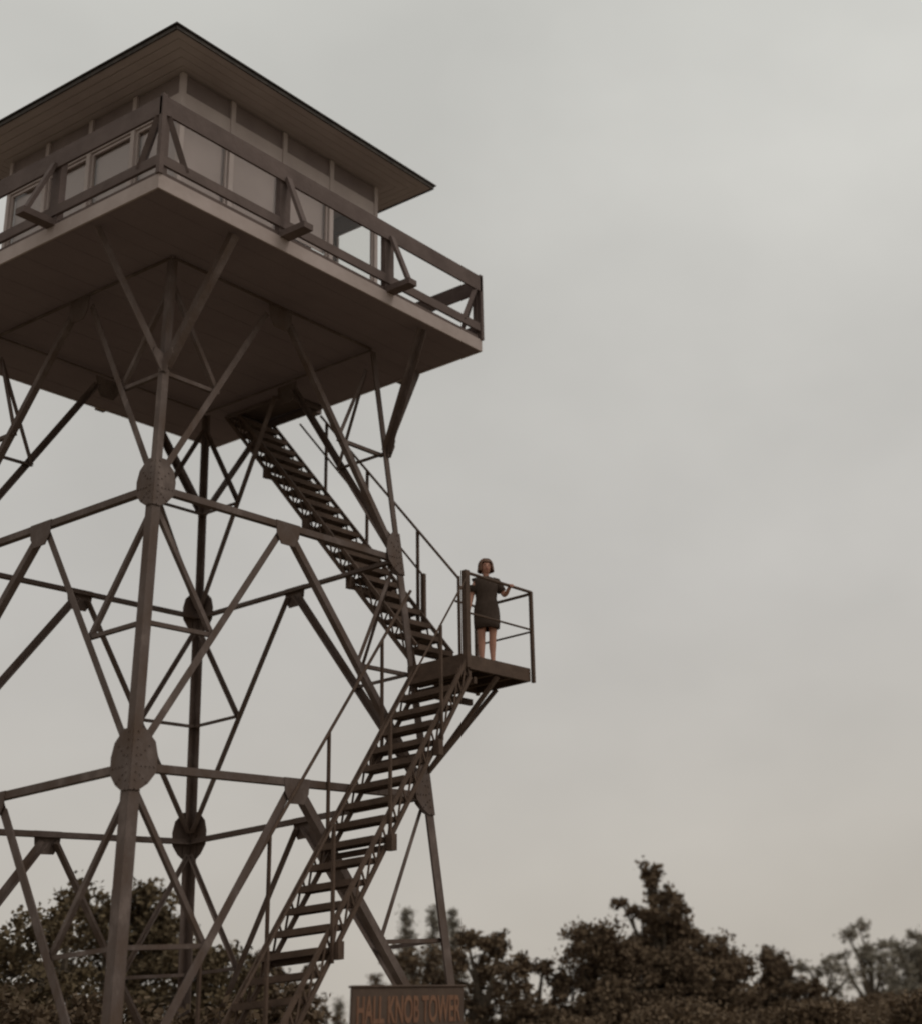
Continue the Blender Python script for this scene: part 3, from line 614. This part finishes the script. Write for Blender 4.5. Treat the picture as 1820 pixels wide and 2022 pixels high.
# right thicket
tree('maple_tree', 'dense dark rounded tree with a beak like tip on its left edge', 35.5, 38, [(36.35, 3.0, .35, .2, 1.3), (35.6, 2.75, .6, .35, 2.4), (35.9, 2.0, .75, .55, 2.6), (34.9, 1.9, .8, .5, 2.6), (35.6, 1.0, 1.2, .6, 1.7), (34.8, .6, 1.2, .6, 1.7), (35.8, .0, 1.1, .5, 1.5)], LEAFB, group=GR)
tree('maple_tree', 'tallest tree of the thicket with a forked leafy spire and a side arm', 33.4, 40, [(33.66, 4.98, .06, .26, .9), (33.22, 5.05, .06, .26, .9), (33.45, 4.5, .10, .16, 1.0), (33.35, 4.15, .16, .16, 1.2), (34.65, 3.95, .16, .12, 1.0), (34.3, 3.6, .25, .14, 1.2), (33.9, 3.2, .3, .2, 1.5), (32.9, 3.95, .28, .34, 1.6), (33.1, 3.3, .6, .45, 1.5), (32.5, 3.0, .4, .4, 1.4), (33.2, 2.4, .9, .5, 2.4), (32.3, 2.2, .6, .5, 2.0), (34.2, 2.1, .6, .35, 2.2), (33.6, 1.5, 1.0, .6, 1.7), (32.6, 1.3, 1.0, .6, 1.7), (33.2, .5, 1.4, .7, 1.7)], LEAFB, group=GR, clump=.2, dens=1.2)
tree('maple_tree', 'dense dark tree sloping down on the right side of the thicket', 31.2, 39, [(31.7, 1.9, .7, .45, 1.7), (31.0, 1.5, .7, .45, 1.7), (30.5, .95, .6, .45, 1.6), (31.5, .9, 1.2, .6, 1.7), (30.6, .2, 1.2, .5, 1.6), (32.0, .3, 1.1, .5, 1.6)], LEAFB, group=GR)
tree('scrub_tree', 'small dark tree with forked tips right of the big thicket', 28.9, 42, [(29.25, 1.35, .22, .25, 1.2), (28.75, 1.3, .16, .22, 1.1), (29.2, .7, .4, .25, 1.3), (28.6, .55, .7, .45, 1.4), (28.9, -.1, 1.0, .45, 1.5), (28.0, -.1, .8, .45, 1.3)], LEAFB, group=GR, clump=.26)
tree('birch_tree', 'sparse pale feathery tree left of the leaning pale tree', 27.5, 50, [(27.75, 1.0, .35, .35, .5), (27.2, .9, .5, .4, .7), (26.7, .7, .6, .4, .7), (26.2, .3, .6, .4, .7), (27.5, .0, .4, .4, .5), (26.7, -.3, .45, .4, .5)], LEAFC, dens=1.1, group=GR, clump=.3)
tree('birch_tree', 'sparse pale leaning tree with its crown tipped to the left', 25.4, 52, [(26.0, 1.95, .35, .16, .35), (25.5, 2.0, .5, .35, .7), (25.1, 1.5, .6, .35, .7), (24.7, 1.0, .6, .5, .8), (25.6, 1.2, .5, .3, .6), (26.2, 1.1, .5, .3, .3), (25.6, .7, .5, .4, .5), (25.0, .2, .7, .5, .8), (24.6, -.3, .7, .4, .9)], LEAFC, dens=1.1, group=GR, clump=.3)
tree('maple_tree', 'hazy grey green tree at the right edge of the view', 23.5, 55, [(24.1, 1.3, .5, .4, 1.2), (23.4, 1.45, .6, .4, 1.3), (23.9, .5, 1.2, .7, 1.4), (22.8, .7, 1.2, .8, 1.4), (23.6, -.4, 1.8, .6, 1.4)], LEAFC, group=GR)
# low ground-cover foliage closing the skyline at the foot of the trees
allc = []
for bdeg in np.arange(21.0, 60.0, .16):
    if 43.9 < bdeg < 46.3: continue
    dd = 40 + 6*math.sin(bdeg*1.3)
    x, y = at(bdeg, dd); hgt = .65+.35*math.sin(bdeg*2.1)+.25*math.sin(bdeg*5.3)
    z0 = gz(x, y); top = CAM.z + dd*math.tan(R((-.15 if bdeg > 29 else -.75) + .25*math.sin(bdeg*2.3)+.15*math.sin(bdeg*7.1)))
    k_ = 900
    c_ = np.column_stack([x+RNG.normal(size=k_)*.22, y+RNG.normal(size=k_)*.5, z0+(top-z0)*RNG.uniform(0, 1, k_)**.8+RNG.normal(size=k_)*.06]); allc.append(c_)
o = make_np_mesh('undergrowth', leaves_mesh(np.concatenate(allc), .08), LEAFB, None)
o['kind'] = 'stuff'; o['label'] = 'dark undergrowth along the brow of the hill below the trees'; o['category'] = 'undergrowth'
